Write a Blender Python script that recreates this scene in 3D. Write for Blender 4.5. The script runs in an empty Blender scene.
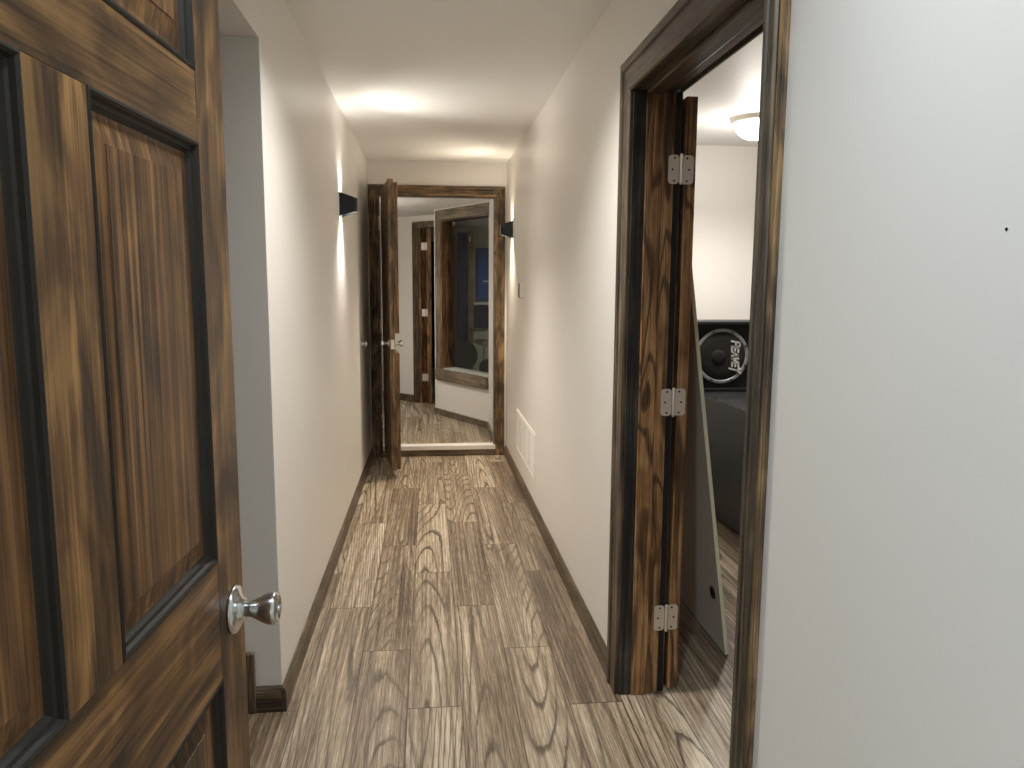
import bpy, bmesh, math, random
from mathutils import Vector, Matrix

random.seed(7)
S = bpy.context.scene
COL = S.collection
pi = math.pi

# ------------------------------------------------------------------ camera
F_PX, YAW, PITCH, ROLL, CAM_H = 757.18, 0.10808, 0.13053, 0.005836, 1.4353
cam_d = bpy.data.cameras.new('camera')
cam = bpy.data.objects.new('camera', cam_d)
COL.objects.link(cam)
S.camera = cam
cam_d.sensor_fit = 'HORIZONTAL'
cam_d.sensor_width = 36.0
cam_d.lens = F_PX / 1024 * 36.0
cam_d.clip_start = 0.02
fw = Vector((math.sin(YAW), math.cos(YAW), 0)); rt = Vector((math.cos(YAW), -math.sin(YAW), 0)); up = Vector((0, 0, 1))
f2 = fw * math.cos(PITCH) - up * math.sin(PITCH)
u2 = up * math.cos(PITCH) + fw * math.sin(PITCH)
r3 = rt * math.cos(ROLL) + u2 * math.sin(ROLL)
u3 = u2 * math.cos(ROLL) - rt * math.sin(ROLL)
M = Matrix((r3, u3, -f2)).transposed().to_4x4()
M.translation = (0, 0, CAM_H)
cam.matrix_world = M

# ------------------------------------------------------------------ world, exposure
w = bpy.data.worlds.new('world')
S.world = w
w.use_nodes = True
w.node_tree.nodes['Background'].inputs[0].default_value = (0.6, 0.65, 0.7, 1)
w.node_tree.nodes['Background'].inputs[1].default_value = 0.05
S.view_settings.view_transform = 'Standard'
S.view_settings.look = 'None'
S.view_settings.gamma = 1.0
S.view_settings.use_curve_mapping = False
S.view_settings.exposure = 1.12
S.cycles.diffuse_bounces = 8
S.cycles.max_bounces = 16
S.cycles.sample_clamp_indirect = 6.0

WARM = (1.0, 0.85, 0.66)
NEUT = (1.0, 0.935, 0.85)
COOL = (0.80, 0.92, 1.0)


def lamp(name, kind, loc, energy, color, size=0.05, rot=None, spread=None, parent=None, shape=None, size_y=None, blend=None, angle=None):
    d = bpy.data.lights.new(name, kind)
    d.energy = energy
    d.color = color
    if kind == 'AREA':
        d.shape = shape or 'DISK'
        d.size = size
        if size_y: d.size_y = size_y
        if spread: d.spread = spread
    else:
        d.shadow_soft_size = size
    if kind == 'SPOT':
        d.spot_size = angle
        d.spot_blend = blend
    o = bpy.data.objects.new(name, d)
    COL.objects.link(o)
    o.location = loc
    if rot: o.rotation_euler = rot
    if parent: o.parent = parent
    return o


# ------------------------------------------------------------------ material helpers
def lin(r, g, b):
    f = lambda c: (c / 255 / 12.92) if c / 255 <= 0.04045 else ((c / 255 + 0.055) / 1.055) ** 2.4
    return (f(r), f(g), f(b), 1.0)


class NT:
    def __init__(s, name):
        s.m = bpy.data.materials.new(name)
        s.m.use_nodes = True
        s.t = s.m.node_tree
        s.b = s.t.nodes['Principled BSDF']

    def n(s, ty, **kw):
        x = s.t.nodes.new(ty)
        for k, v in kw.items(): setattr(x, k, v)
        return x

    def put(s, sock, v):
        if isinstance(v, bpy.types.NodeSocket): s.t.links.new(v, sock)
        else: sock.default_value = v

    def math(s, op, a, b=0.0, c=None):
        x = s.n('ShaderNodeMath', operation=op)
        s.put(x.inputs[0], a); s.put(x.inputs[1], b)
        if c is not None: s.put(x.inputs[2], c)
        return x.outputs[0]

    def sep(s, v):
        x = s.n('ShaderNodeSeparateXYZ'); s.put(x.inputs[0], v); return x.outputs

    def comb(s, a, b, c):
        x = s.n('ShaderNodeCombineXYZ')
        for i, v in enumerate((a, b, c)): s.put(x.inputs[i], v)
        return x.outputs[0]

    def noise(s, vec, scale=1.0, detail=2.0, rough=0.5, dist=0.0):
        x = s.n('ShaderNodeTexNoise')
        s.put(x.inputs['Vector'], vec)
        x.inputs['Scale'].default_value = scale
        x.inputs['Detail'].default_value = detail
        x.inputs['Roughness'].default_value = rough
        x.inputs['Distortion'].default_value = dist
        return x.outputs[0]

    def ramp(s, fac, stops, interp='LINEAR'):
        x = s.n('ShaderNodeValToRGB')
        x.color_ramp.interpolation = interp
        e = x.color_ramp.elements
        while len(e) < len(stops): e.new(0.5)
        for i, (p, c) in enumerate(stops):
            e[i].position = p
            e[i].color = c if len(c) == 4 else (*c, 1)
        s.put(x.inputs[0], fac)
        return x.outputs[0]

    def mix(s, fac, a, b, mode='MIX'):
        x = s.n('ShaderNodeMix', data_type='RGBA', blend_type=mode)
        s.put(x.inputs[0], fac); s.put(x.inputs[6], a); s.put(x.inputs[7], b)
        return x.outputs[2]

    def obj(s):
        return s.n('ShaderNodeTexCoord').outputs['Object']

    def rnd(s):
        return s.n('ShaderNodeObjectInfo').outputs['Random']

    def white(s, v, dim='1D'):
        x = s.n('ShaderNodeTexWhiteNoise', noise_dimensions=dim)
        s.put(x.inputs['W'] if dim == '1D' else x.inputs['Vector'], v)
        return x.outputs[0]

    def bump(s, h, strength=0.2, dist=0.01):
        x = s.n('ShaderNodeBump')
        x.inputs['Strength'].default_value = strength
        x.inputs['Distance'].default_value = dist
        s.put(x.inputs['Height'], h)
        s.t.links.new(x.outputs[0], s.b.inputs['Normal'])

    def fin(s, col=None, rough=0.5, metal=0.0, spec=0.5):
        if col is not None: s.put(s.b.inputs['Base Color'], col)
        s.put(s.b.inputs['Roughness'], rough)
        s.b.inputs['Metallic'].default_value = metal
        s.b.inputs['Specular IOR Level'].default_value = spec
        return s.m


def G(v): return (v, v, v, 1)


def paint(name, col, rough=0.42, var=0.03, bump=0.04, spec=0.5):
    k = NT(name); v = k.obj()
    n1 = k.noise(v, 1.3, 3)
    c = k.mix(n1, tuple(x * (1 - var) for x in col[:3]) + (1,), tuple(min(1, x * (1 + var)) for x in col[:3]) + (1,))
    n2 = k.noise(v, 170, 3, 0.6)
    k.bump(n2, bump, 0.004)
    return k.fin(c, rough, 0, spec)


def wood(name, dark, mid, light, axis='Z', sa=9.0, sl=0.9, rings=7.0, streak=0.5, rough=0.38, darkline=0.55, blot=0.5, coat=0.0):
    """stained timber with its grain along one axis of the part"""
    k = NT(name); x, y, z = k.sep(k.obj())
    if axis == 'X': a, b, l = y, z, x
    elif axis == 'Y': a, b, l = x, z, y
    else: a, b, l = x, y, z
    r = k.rnd()
    o = k.math('MULTIPLY', r, 37.0)
    v = k.comb(k.math('MULTIPLY_ADD', a, sa, o), k.math('MULTIPLY_ADD', b, sa, o), k.math('MULTIPLY', l, sl))
    f = k.noise(v, 1.0, 1.5, 0.4, 0.6)
    ring = k.math('SINE', k.math('MULTIPLY', f, rings * 6.283))
    ring = k.math('MULTIPLY_ADD', ring, 0.5, 0.5)
    fv = k.comb(k.math('MULTIPLY_ADD', a, 260, o), k.math('MULTIPLY', b, 260), k.math('MULTIPLY', l, 5.0))
    fib = k.noise(fv, 1.0, 3, 0.6)
    sv = k.comb(k.math('MULTIPLY_ADD', a, 85, o), k.math('MULTIPLY', b, 85), k.math('MULTIPLY', l, 1.3))
    st = k.noise(sv, 1.0, 3, 0.6)
    bv = k.comb(k.math('MULTIPLY_ADD', a, 11, o), k.math('MULTIPLY', b, 11), k.math('MULTIPLY', l, 4.2))
    bl = k.noise(bv, 1.0, 3, 0.55, 1.0)
    t = k.math('MULTIPLY_ADD', k.math('SUBTRACT', st, 0.5), streak * 1.5, k.math('MULTIPLY', k.math('SUBTRACT', bl, 0.5), blot * 1.6))
    t = k.math('ADD', t, k.math('MULTIPLY_ADD', fib, 0.7, 0.15))
    c = k.ramp(t, [(0.26, dark), (0.5, mid), (0.76, light)])
    ln = k.ramp(ring, [(0.0, G(1)), (0.16, G(0.7)), (0.42, G(0.0))])
    ln = k.math('MULTIPLY', ln, k.math('MULTIPLY', darkline, k.ramp(fib, [(0.3, G(0.4)), (0.65, G(1))])))
    c = k.mix(ln, c, tuple(q * 0.55 for q in dark[:3]) + (1,))
    k.bump(k.math('ADD', fib, ring), 0.05, 0.003)
    k.b.inputs['Coat Weight'].default_value = coat
    k.b.inputs['Coat Roughness'].default_value = 0.25
    return k.fin(c, rough)


def plank_floor(name, pw=0.185, pl=1.262, x0=-0.087, y0=2.437):
    k = NT(name); x, y, z = k.sep(k.obj())
    cx = k.math('DIVIDE', k.math('SUBTRACT', x, x0), pw)
    ki = k.math('FLOOR', cx)
    fx = k.math('FRACT', cx)
    off = k.math('FRACT', k.math('MULTIPLY', ki, 0.66))
    cy = k.math('SUBTRACT', k.math('DIVIDE', k.math('SUBTRACT', y, y0), pl), off)
    ji = k.math('FLOOR', cy)
    fy = k.math('FRACT', cy)
    hid = k.math('MULTIPLY_ADD', ki, 7.31, k.math('MULTIPLY', ji, 3.77))
    h1 = k.white(hid)
    h2 = k.white(k.math('ADD', hid, 91.7))
    ox = k.math('MULTIPLY', h1, 83.0)
    oy = k.math('MULTIPLY', h2, 57.0)
    # contour lines of a stretched field give the cathedral figure
    v = k.comb(k.math('MULTIPLY_ADD', x, 3.6, ox), k.math('MULTIPLY_ADD', y, 0.25, oy), 0.0)
    f = k.noise(v, 1.0, 0.0, 0.35, 0.15)
    jit = k.noise(k.comb(k.math('MULTIPLY', x, 45), k.math('MULTIPLY', y, 6), oy), 1.0, 3, 0.65)
    f = k.math('ADD', f, k.math('MULTIPLY', jit, 0.014))
    freq = k.math('MULTIPLY_ADD', h2, 16.0, 24.0)
    saw = k.math('FRACT', k.math('MULTIPLY', f, freq))
    line = k.ramp(saw, [(0.0, G(0.9)), (0.10, G(0.75)), (0.2, G(0.10)), (0.7, G(0.0)), (0.94, G(0.2)), (1.0, G(0.8))])
    fib = k.noise(k.comb(k.math('MULTIPLY_ADD', x, 330, ox), k.math('MULTIPLY_ADD', y, 9.0, oy), 0.0), 1.0, 3, 0.7)
    fib2 = k.noise(k.comb(k.math('MULTIPLY_ADD', x, 80, ox), k.math('MULTIPLY_ADD', y, 0.9, oy), 0.0), 1.0, 3, 0.65)
    big = k.noise(k.comb(k.math('MULTIPLY_ADD', x, 10, ox), k.math('MULTIPLY_ADD', y, 0.9, oy), 0.0), 1.0, 2, 0.5)
    t = k.math('MULTIPLY_ADD', k.math('SUBTRACT', fib2, 0.5), 1.25, k.math('MULTIPLY', k.math('SUBTRACT', big, 0.5), 0.8))
    t = k.math('ADD', t, k.math('MULTIPLY_ADD', h1, 0.36, 0.33))
    t = k.math('ADD', t, k.math('MULTIPLY_ADD', fib, 1.25, -0.66))
    base = k.ramp(t, [(0.1, lin(82, 68, 54)), (0.38, lin(132, 115, 95)), (0.58, lin(166, 149, 126)), (0.86, lin(210, 196, 174))])
    amt = k.math('MULTIPLY', line, k.ramp(k.math('ADD', big, k.math('MULTIPLY_ADD', h1, 0.3, -0.15)), [(0.34, G(0.25)), (0.6, G(0.95))]))
    c = k.mix(amt, base, lin(56, 45, 35))
    ex = k.math('MINIMUM', fx, k.math('SUBTRACT', 1.0, fx))
    ey = k.math('MINIMUM', fy, k.math('SUBTRACT', 1.0, fy))
    seam = k.math('MAXIMUM', k.math('LESS_THAN', ex, 0.009), k.math('LESS_THAN', ey, 0.0018))
    c = k.mix(k.math('MULTIPLY', seam, 0.8), c, lin(42, 34, 28))
    k.bump(k.math('SUBTRACT', k.math('MULTIPLY', fib, 0.5), k.math('ADD', seam, k.math('MULTIPLY', line, 0.3))), 0.12, 0.003)
    return k.fin(c, k.ramp(fib, [(0.3, G(0.36)), (0.7, G(0.5))]), 0, 0.45)


def plain(name, col, rough=0.5, metal=0.0, spec=0.5, nscale=40, var=0.12, bump=0.03):
    k = NT(name); v = k.obj()
    n = k.noise(v, nscale, 3, 0.6)
    c = k.mix(n, tuple(q * (1 - var) for q in col[:3]) + (1,), tuple(min(1, q * (1 + var)) for q in col[:3]) + (1,))
    k.bump(n, bump, 0.002)
    return k.fin(c, rough, metal, spec)


def emit(name, col, strength):
    k = NT(name)
    k.fin((0.9, 0.9, 0.9, 1), 0.3)
    k.b.inputs['Emission Color'].default_value = (*col[:3], 1)
    k.b.inputs['Emission Strength'].default_value = strength
    return k.m


MT = {}
MT['wall'] = paint('wall_paint', lin(236, 233, 228), 0.36, 0.012, 0.05)
MT['ceil'] = paint('ceiling_paint', lin(237, 237, 235), 0.5, 0.012, 0.05)
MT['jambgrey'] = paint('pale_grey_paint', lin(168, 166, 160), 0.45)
MT['white'] = paint('white_enamel', lin(238, 235, 229), 0.35)
MT['floor'] = plank_floor('grey_brown_plank_floor')
DK = dict(dark=lin(38, 32, 26), mid=lin(78, 67, 53), light=lin(128, 110, 86))
for ax in 'XYZ':
    MT['trim' + ax] = wood('dark_stained_trim_' + ax.lower(), axis=ax, rings=5, darkline=0.6, blot=0.35, streak=0.65, sa=11, rough=0.42, **DK)
    MT['jamb' + ax] = wood('brown_stained_jamb_' + ax.lower(), axis=ax, dark=lin(46, 33, 23), mid=lin(126, 91, 60), light=lin(178, 138, 94), rings=5.5, darkline=0.9, sa=11, sl=1.3, rough=0.38, blot=0.4)
    MT['door' + ax] = wood('brown_stained_door_' + ax.lower(), axis=ax, dark=lin(44, 31, 20), mid=lin(104, 73, 42), light=lin(162, 122, 74), rings=4.0, darkline=0.55, sa=7, sl=1.0, blot=0.8, streak=0.35, rough=0.42)
    MT['rich' + ax] = wood('rich_brown_jamb_' + ax.lower(), axis=ax, dark=lin(56, 39, 27), mid=lin(146, 106, 70), light=lin(200, 158, 110), rings=6.5, darkline=1.0, sa=12, sl=1.5, rough=0.38, blot=0.4)
    MT['ebony' + ax] = wood('blackened_trim_' + ax.lower(), axis=ax, dark=lin(22, 21, 20), mid=lin(44, 42, 40), light=lin(84, 80, 74), rings=3, darkline=0.3, rough=0.36)
    MT['base' + ax] = wood('dark_baseboard_' + ax.lower(), axis=ax, dark=lin(52, 42, 33), mid=lin(88, 74, 58), light=lin(126, 108, 86), rings=3, darkline=0.4, rough=0.4)
    MT['lite' + ax] = wood('grey_brown_trim_' + ax.lower(), axis=ax, dark=lin(74, 62, 48), mid=lin(112, 98, 80), light=lin(150, 134, 110), rings=4, darkline=0.4, rough=0.45)
    MT['far' + ax] = wood('streaked_brown_trim_' + ax.lower(), axis=ax, dark=lin(52, 42, 31), mid=lin(108, 88, 64), light=lin(180, 146, 100), rings=5, darkline=0.6, blot=0.7, streak=0.5, sa=9, sl=2.0, rough=0.4)
MT['panelZ'] = wood('brown_stained_panel', axis='Z', dark=lin(46, 32, 20), mid=lin(102, 70, 40), light=lin(152, 110, 66), rings=4, darkline=0.35, sa=9, sl=0.4, blot=0.45, streak=0.75, rough=0.42)
MT['mould'] = plain('blackened_moulding', lin(34, 30, 24), 0.55, 0, 0.35, 25, 0.5)
MT['gap'] = plain('shadow_black', lin(16, 14, 13), 0.7)
MT['chrome'] = plain('satin_chrome', (0.72, 0.74, 0.75, 1), 0.2, 1.0, 0.5, 60, 0.04, 0.0)
MT['nickel'] = plain('satin_nickel', (0.84, 0.77, 0.69, 1), 0.45, 0.7, 0.5, 60, 0.06, 0.0)
MT['screw'] = plain('dark_screw', lin(50, 42, 36), 0.4, 0.8)
MT['black'] = plain('satin_black', lin(20, 20, 22), 0.4, 0, 0.5, 60, 0.2)
MT['sconce'] = plain('black_sconce_metal', lin(34, 37, 44), 0.36, 0.3, 0.5, 60, 0.15)
MT['lens'] = emit('sconce_lens_glow', (1.0, 0.9, 0.72), 14)
MT['dome'] = emit('ceiling_dome_glow', (1.0, 0.93, 0.82), 5)
MT['board'] = plain('pale_particle_board', lin(212, 202, 186), 0.7, 0, 0.3, 30, 0.06)
MT['boardedge'] = plain('raw_particle_edge', lin(246, 232, 200), 0.8, 0, 0.3, 260, 0.3)
MT['glass'] = None
k = NT('window_glass'); k.fin((0.9, 0.93, 0.95, 1), 0.02)
k.b.inputs['Transmission Weight'].default_value = 1.0
k.b.inputs['IOR'].default_value = 1.2
MT['glass'] = k.m
MT['blue'] = plain('blue_acoustic_fabric', lin(30, 66, 122), 0.9, 0, 0.2, 120, 0.2, 0.2)
MT['navy'] = plain('navy_fabric', lin(42, 46, 74), 0.9, 0, 0.2, 120, 0.2, 0.2)
MT['studio'] = paint('studio_wall_paint', lin(172, 174, 156), 0.6)
MT['shelfw'] = plain('pale_shelf_edge', lin(190, 190, 182), 0.5)
MT['brass'] = plain('cymbal_brass', (0.62, 0.55, 0.30, 1), 0.3, 1.0)
MT['logo'] = plain('white_logo', lin(236, 236, 232), 0.4)
MT['cone'] = plain('speaker_cone_cloth', lin(44, 42, 40), 0.75, 0, 0.3, 400, 0.3, 0.3)
MT['ring'] = plain('grey_cast_ring', lin(160, 162, 166), 0.45, 0.2)
MT['carpetbox'] = plain('black_cabinet_paint', lin(26, 27, 30), 0.5, 0, 0.5, 30, 0.4, 0.15)
k = NT('worn_black_cabinet'); v = k.obj()
n1 = k.noise(v, 9, 5, 0.7); n2 = k.noise(v, 70, 3, 0.6)
sx = k.sep(v)
edge = k.ramp(sx[2], [(0.66, G(0)), (0.745, G(1))])
sp = k.math('MULTIPLY', k.ramp(n2, [(0.60, G(0)), (0.66, G(1))]), k.math('MULTIPLY_ADD', edge, 0.9, 0.08))
MT['worn'] = k.fin(k.mix(sp, k.mix(n1, lin(22, 24, 28), lin(40, 42, 46)), lin(128, 124, 116)), 0.42)


# ------------------------------------------------------------------ geometry helpers
def link(name, bm, mat, parent=None, bevel=0.0, smooth=False, segs=2):
    me = bpy.data.meshes.new(name)
    bmesh.ops.recalc_face_normals(bm, faces=bm.faces)
    bm.to_mesh(me); bm.free()
    o = bpy.data.objects.new(name, me)
    COL.objects.link(o)
    if isinstance(mat, str): mat = MT[mat]
    me.materials.append(mat)
    if smooth:
        for p_ in me.polygons: p_.use_smooth = True
    if parent: o.parent = parent
    if bevel:
        md = o.modifiers.new('bevel', 'BEVEL')
        md.width = bevel; md.segments = segs; md.limit_method = 'ANGLE'; md.angle_limit = 0.6
    return o


def empty(name, loc=(0, 0, 0), rz=0.0):
    o = bpy.data.objects.new(name, None)
    COL.objects.link(o)
    o.location = loc
    o.rotation_euler = (0, 0, rz)
    o.empty_display_size = 0.05
    return o


def tag(o, label, cat, group=None):
    o['label'] = label; o['category'] = cat
    if group: o['group'] = group
    return o


def struct(o, label=None, cat=None):
    o['kind'] = 'structure'
    if label: o['label'] = label
    if cat: o['category'] = cat
    return o


def box(bm, x0, x1, y0, y1, z0, z1):
    v = [bm.verts.new((x, y, z)) for x in (x0, x1) for y in (y0, y1) for z in (z0, z1)]
    for f in ((0, 1, 3, 2), (4, 6, 7, 5), (0, 4, 5, 1), (2, 3, 7, 6), (0, 2, 6, 4), (1, 5, 7, 3)):
        bm.faces.new([v[i] for i in f])
    return v


def bx(*a):
    bm = bmesh.new(); box(bm, *a); return bm


def prism(bm, pts, z0, z1):
    a = [bm.verts.new((x, y, z0)) for x, y in pts]
    b = [bm.verts.new((x, y, z1)) for x, y in pts]
    n = len(pts)
    bm.faces.new(a[::-1]); bm.faces.new(b)
    for i in range(n): bm.faces.new((a[i], a[(i + 1) % n], b[(i + 1) % n], b[i]))


def lathe(bm, prof, mat=Matrix(), segs=32, cap=True):
    """prof: (radius, height) along local +Z, then transformed by mat"""
    rings = []
    for r, h in prof:
        if r < 1e-6: rings.append([bm.verts.new(mat @ Vector((0, 0, h)))])
        else: rings.append([bm.verts.new(mat @ Vector((r * math.cos(2 * pi * i / segs), r * math.sin(2 * pi * i / segs), h))) for i in range(segs)])
    for a, b in zip(rings, rings[1:]):
        for i in range(segs):
            j = (i + 1) % segs
            if len(a) == 1 and len(b) == 1: continue
            if len(a) == 1: bm.faces.new((a[0], b[i], b[j]))
            elif len(b) == 1: bm.faces.new((a[i], a[j], b[0]))
            else: bm.faces.new((a[i], a[j], b[j], b[i]))
    if cap:
        for r_ in (rings[0], rings[-1]):
            if len(r_) > 2: bm.faces.new(r_)


def axis_mat(origin, d):
    d = Vector(d).normalized()
    q = Vector((0, 0, 1)).rotation_difference(d)
    return Matrix.Translation(origin) @ q.to_matrix().to_4x4()


def lat(prof, origin, d, segs=32, cap=True):
    bm = bmesh.new(); lathe(bm, prof, axis_mat(origin, d), segs, cap); return bm


def rounded(w, h, r, n=5):
    pts = []
    for cx, cy, a0 in ((w / 2 - r, h / 2 - r, 0), (-w / 2 + r, h / 2 - r, 90), (-w / 2 + r, -h / 2 + r, 180), (w / 2 - r, -h / 2 + r, 270)):
        for i in range(n + 1):
            a = math.radians(a0 + 90 * i / n)
            pts.append((cx + r * math.cos(a), cy + r * math.sin(a)))
    return pts


PROFILE = [(0.0, 0.0), (0.0, 0.010), (0.004, 0.014), (0.026, 0.015), (0.030, 0.011), (0.036, 0.012), (0.058, 0.015),
           (0.062, 0.011), (0.066, 0.012), (0.070, 0.019), (0.082, 0.022), (0.094, 0.020), (0.100, 0.014), (0.100, 0.0)]


def casing(prefix, to3, s0, s1, zb, zt, W, parent, mats, depth=1.0, bottom=False, W0=None):
    """three mitred lengths of moulded casing round an opening; to3(s, z, t) maps to space, t out of the wall"""
    prof = [(a * W / 0.1, b * depth) for a, b in PROFILE]
    def strip(name, A, B, m):
        bm = bmesh.new()
        ra = [bm.verts.new(to3(*A(wd), t)) for wd, t in prof]
        rb = [bm.verts.new(to3(*B(wd), t)) for wd, t in prof]
        for i in range(len(prof) - 1): bm.faces.new((ra[i], ra[i + 1], rb[i + 1], rb[i]))
        bm.faces.new((ra[-1], ra[0], rb[0], rb[-1]))
        bm.faces.new(ra[::-1]); bm.faces.new(rb)
        return link(name, bm, m, parent)
    if bottom:
        strip(prefix, lambda q: (s0 - q, zb - q), lambda q: (s0 - q, zt + q), mats[0])
        strip(prefix, lambda q: (s1 + q, zb - q), lambda q: (s1 + q, zt + q), mats[0])
    else:
        g0 = (W0 or W) / W
        strip(prefix, lambda q: (s0 - q * g0, zb), lambda q: (s0 - q * g0, zt + q), mats[0])
        strip(prefix, lambda q: (s1 + q, zb), lambda q: (s1 + q, zt + q), mats[0])
    g0 = (W0 or W) / W
    strip('head_' + prefix, lambda q: (s0 - q * g0, zt + q), lambda q: (s1 + q, zt + q), mats[1])


# ------------------------------------------------------------------ room dimensions
XL, XR, YE, H = -0.507, 0.651, 6.473, 2.44
WT = 0.16                       # right wall thickness
XR2 = XR + WT
YO = 2.475                      # end of the left wall at the side opening
FZ = 0.05                       # raised floor beyond the far door


def fz(y):                      # the old hall floor dips slightly towards the far end
    return -0.045 * max(0.0, min(1.0, (y - 2.7) / 3.77))


# floor
bm = bmesh.new()
xs = [-2.6, XL - 0.02, XR + 0.02, XR2 - 0.03, 4.3]
ys = [-2.8, 0.2, 2.7, 3.6, 4.5, 5.5, 6.62]
g = [[bm.verts.new((x, y, fz(y) if i in (1, 2) else 0.0)) for y in ys] for i, x in enumerate(xs)]
for i in range(len(xs) - 1):
    for j in range(len(ys) - 1):
        bm.faces.new((g[i][j], g[i + 1][j], g[i + 1][j + 1], g[i][j + 1]))
fl = struct(link('floor', bm, 'floor'), 'grey brown wood grain plank floor running down the hall', 'floor')
fl2 = struct(link('floor', bx(-1.2, 3.2, YE + 0.06, 11.4, FZ - 0.06, FZ), 'floor'), 'raised grey brown plank floor beyond the far doorway', 'floor')

# ceilings
struct(link('ceiling', bx(XL - 0.16, XR + 0.02, 0.2, YE + 0.02, H, H + 0.05), 'ceil'), 'plain off white ceiling of the narrow hall', 'ceiling')
struct(link('ceiling', bx(XR2 - 0.02, 4.3, -0.2, 5.6, H, H + 0.05), 'ceil'), 'white ceiling of the side room seen through right doorway', 'ceiling')
struct(link('ceiling', bx(-1.2, 3.2, YE + 0.1, 11.4, 2.205, 2.26), 'ceil'), 'lower white ceiling beyond the far doorway', 'ceiling')
struct(link('ceiling', bx(-2.6, XL - 0.125, 0.2, 2.9, H, H + 0.05), 'ceil'), 'ceiling of the recess left of the hall', 'ceiling')

# left wall with the drywall wrapped side opening
bm = bmesh.new()
box(bm, XL - 0.125, XL, YO, YE + 0.05, -0.06, H)
struct(link('wall_left', bm, 'wall', bevel=0.002), 'long cream wall on left of the hall', 'wall')
struct(link('wall_left', bx(XL - 0.125, XL, 0.3, YO, 2.172, H), 'wall', bevel=0.002), 'white header above opening in the left wall', 'wall')
struct(link('wall_left', bx(-2.66, -2.6, 0.2, 2.9, -0.05, H + 0.05), 'wall'), 'far side wall of the recess on the left', 'wall')
struct(link('wall_left', bx(-2.6, XL - 0.125, 2.84, 2.9, -0.05, H), 'wall'), 'back wall of the recess on the left', 'wall')

# right wall, two lengths and a header over the doorway
yi0, yi1, zh = 1.464, 2.458, 2.052     # clear opening of the right doorway
struct(link('wall_right', bx(XR, XR2, yi1 + 0.02, YE + 0.05, -0.06, H), 'wall'), 'long cream wall right of hall beyond the side doorway', 'wall')
struct(link('wall_right', bx(XR, XR2, -0.2, yi0 - 0.02, -0.05, H), 'wall'), 'near smooth off white wall before the right doorway', 'wall')
struct(link('wall_right', bx(XR, XR2, yi0 - 0.02, yi1 + 0.02, zh + 0.02, H), 'wall'), 'wall strip over the right doorway', 'wall')

# side room shell
struct(link('wall_back', bx(XR2, 4.3, 5.46, 5.54, -0.05, H), 'wall'), 'white back wall of the side room behind the loudspeaker', 'wall')
struct(link('wall_right', bx(4.24, 4.3, -0.2, 5.5, -0.05, H), 'wall'), 'right wall of the side room', 'wall')
struct(link('wall_front', bx(XR2, 4.3, -0.28, -0.2, -0.05, H), 'wall'), 'front wall of the side room', 'wall')

# wall with the near doorway in which the photographer stands, and the room behind
struct(link('wall_front', bx(-2.6, -0.40, 0.17, 0.27, -0.05, H), 'wall'), 'wall left of the near doorway', 'wall')
struct(link('wall_front', bx(0.60, XR + 0.01, 0.17, 0.27, -0.05, H), 'wall'), 'narrow wall right of the near doorway', 'wall')
struct(link('wall_front', bx(-0.40, 0.60, 0.17, 0.27, 2.08, H), 'wall'), 'header over the near doorway', 'wall')
struct(link('wall_rear', bx(-2.6, 2.6, -2.9, -2.8, -0.05, H), 'wall'), 'rear wall behind the camera', 'wall')
struct(link('wall_left', bx(-2.7, -2.6, -2.8, 0.2, -0.05, H), 'wall'), 'left wall of the room behind the camera', 'wall')
struct(link('wall_right', bx(1.6, 1.7, -2.8, -0.28, -0.05, H), 'wall'), 'right wall of the room behind the camera', 'wall')
struct(link('ceiling', bx(-2.6, 1.7, -2.8, 0.2, H, H + 0.05), 'ceil'), 'ceiling of the room behind the camera', 'ceiling')

# far end wall
ox0, ox1, ozt = -0.411, 0.546, 2.158
struct(link('wall_end', bx(XL, ox0 - 0.02, YE, YE + 0.13, -0.06, H), 'wall'), 'sliver of end wall left of the far doorway', 'wall')
struct(link('wall_end', bx(ox1 + 0.02, XR, YE, YE + 0.13, -0.06, H), 'wall'), 'sliver of end wall right of the far doorway', 'wall')
struct(link('wall_end', bx(ox0 - 0.02, ox1 + 0.02, YE, YE + 0.13, ozt + 0.02, H), 'wall'), 'cream end wall above the far doorway', 'wall')

# ------------------------------------------------------------------ baseboards
BH = 0.088


def baseboard(name, pts, mat, label, h=BH, t=0.015, side=1, zfun=None):
    """pts: wall-side run (x, y); board of thickness t towards side"""
    bm = bmesh.new()
    (x0, y0), (x1, y1) = pts
    d = Vector((x1 - x0, y1 - y0)).normalized()
    nn = Vector((-d.y, d.x)) * side
    prof = [(0, 0), (t, 0), (t, h - 0.018), (t * 0.75, h - 0.012), (t * 0.6, h - 0.004), (t * 0.3, h), (0, h)]
    n = 8
    rings = []
    for i in range(n + 1):
        x = x0 + (x1 - x0) * i / n; y = y0 + (y1 - y0) * i / n
        zb = zfun(y) if zfun else 0.0
        rings.append([bm.verts.new((x + nn.x * a, y + nn.y * a, zb + b + 0.0005)) for a, b in prof])
    for a, b in zip(rings, rings[1:]):
        for i in range(len(prof)):
            j = (i + 1) % len(prof)
            bm.faces.new((a[i], a[j], b[j], b[i]))
    bm.faces.new(rings[0]); bm.faces.new(rings[-1][::-1])
    return struct(link(name, bm, mat), label, 'baseboard')


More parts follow.
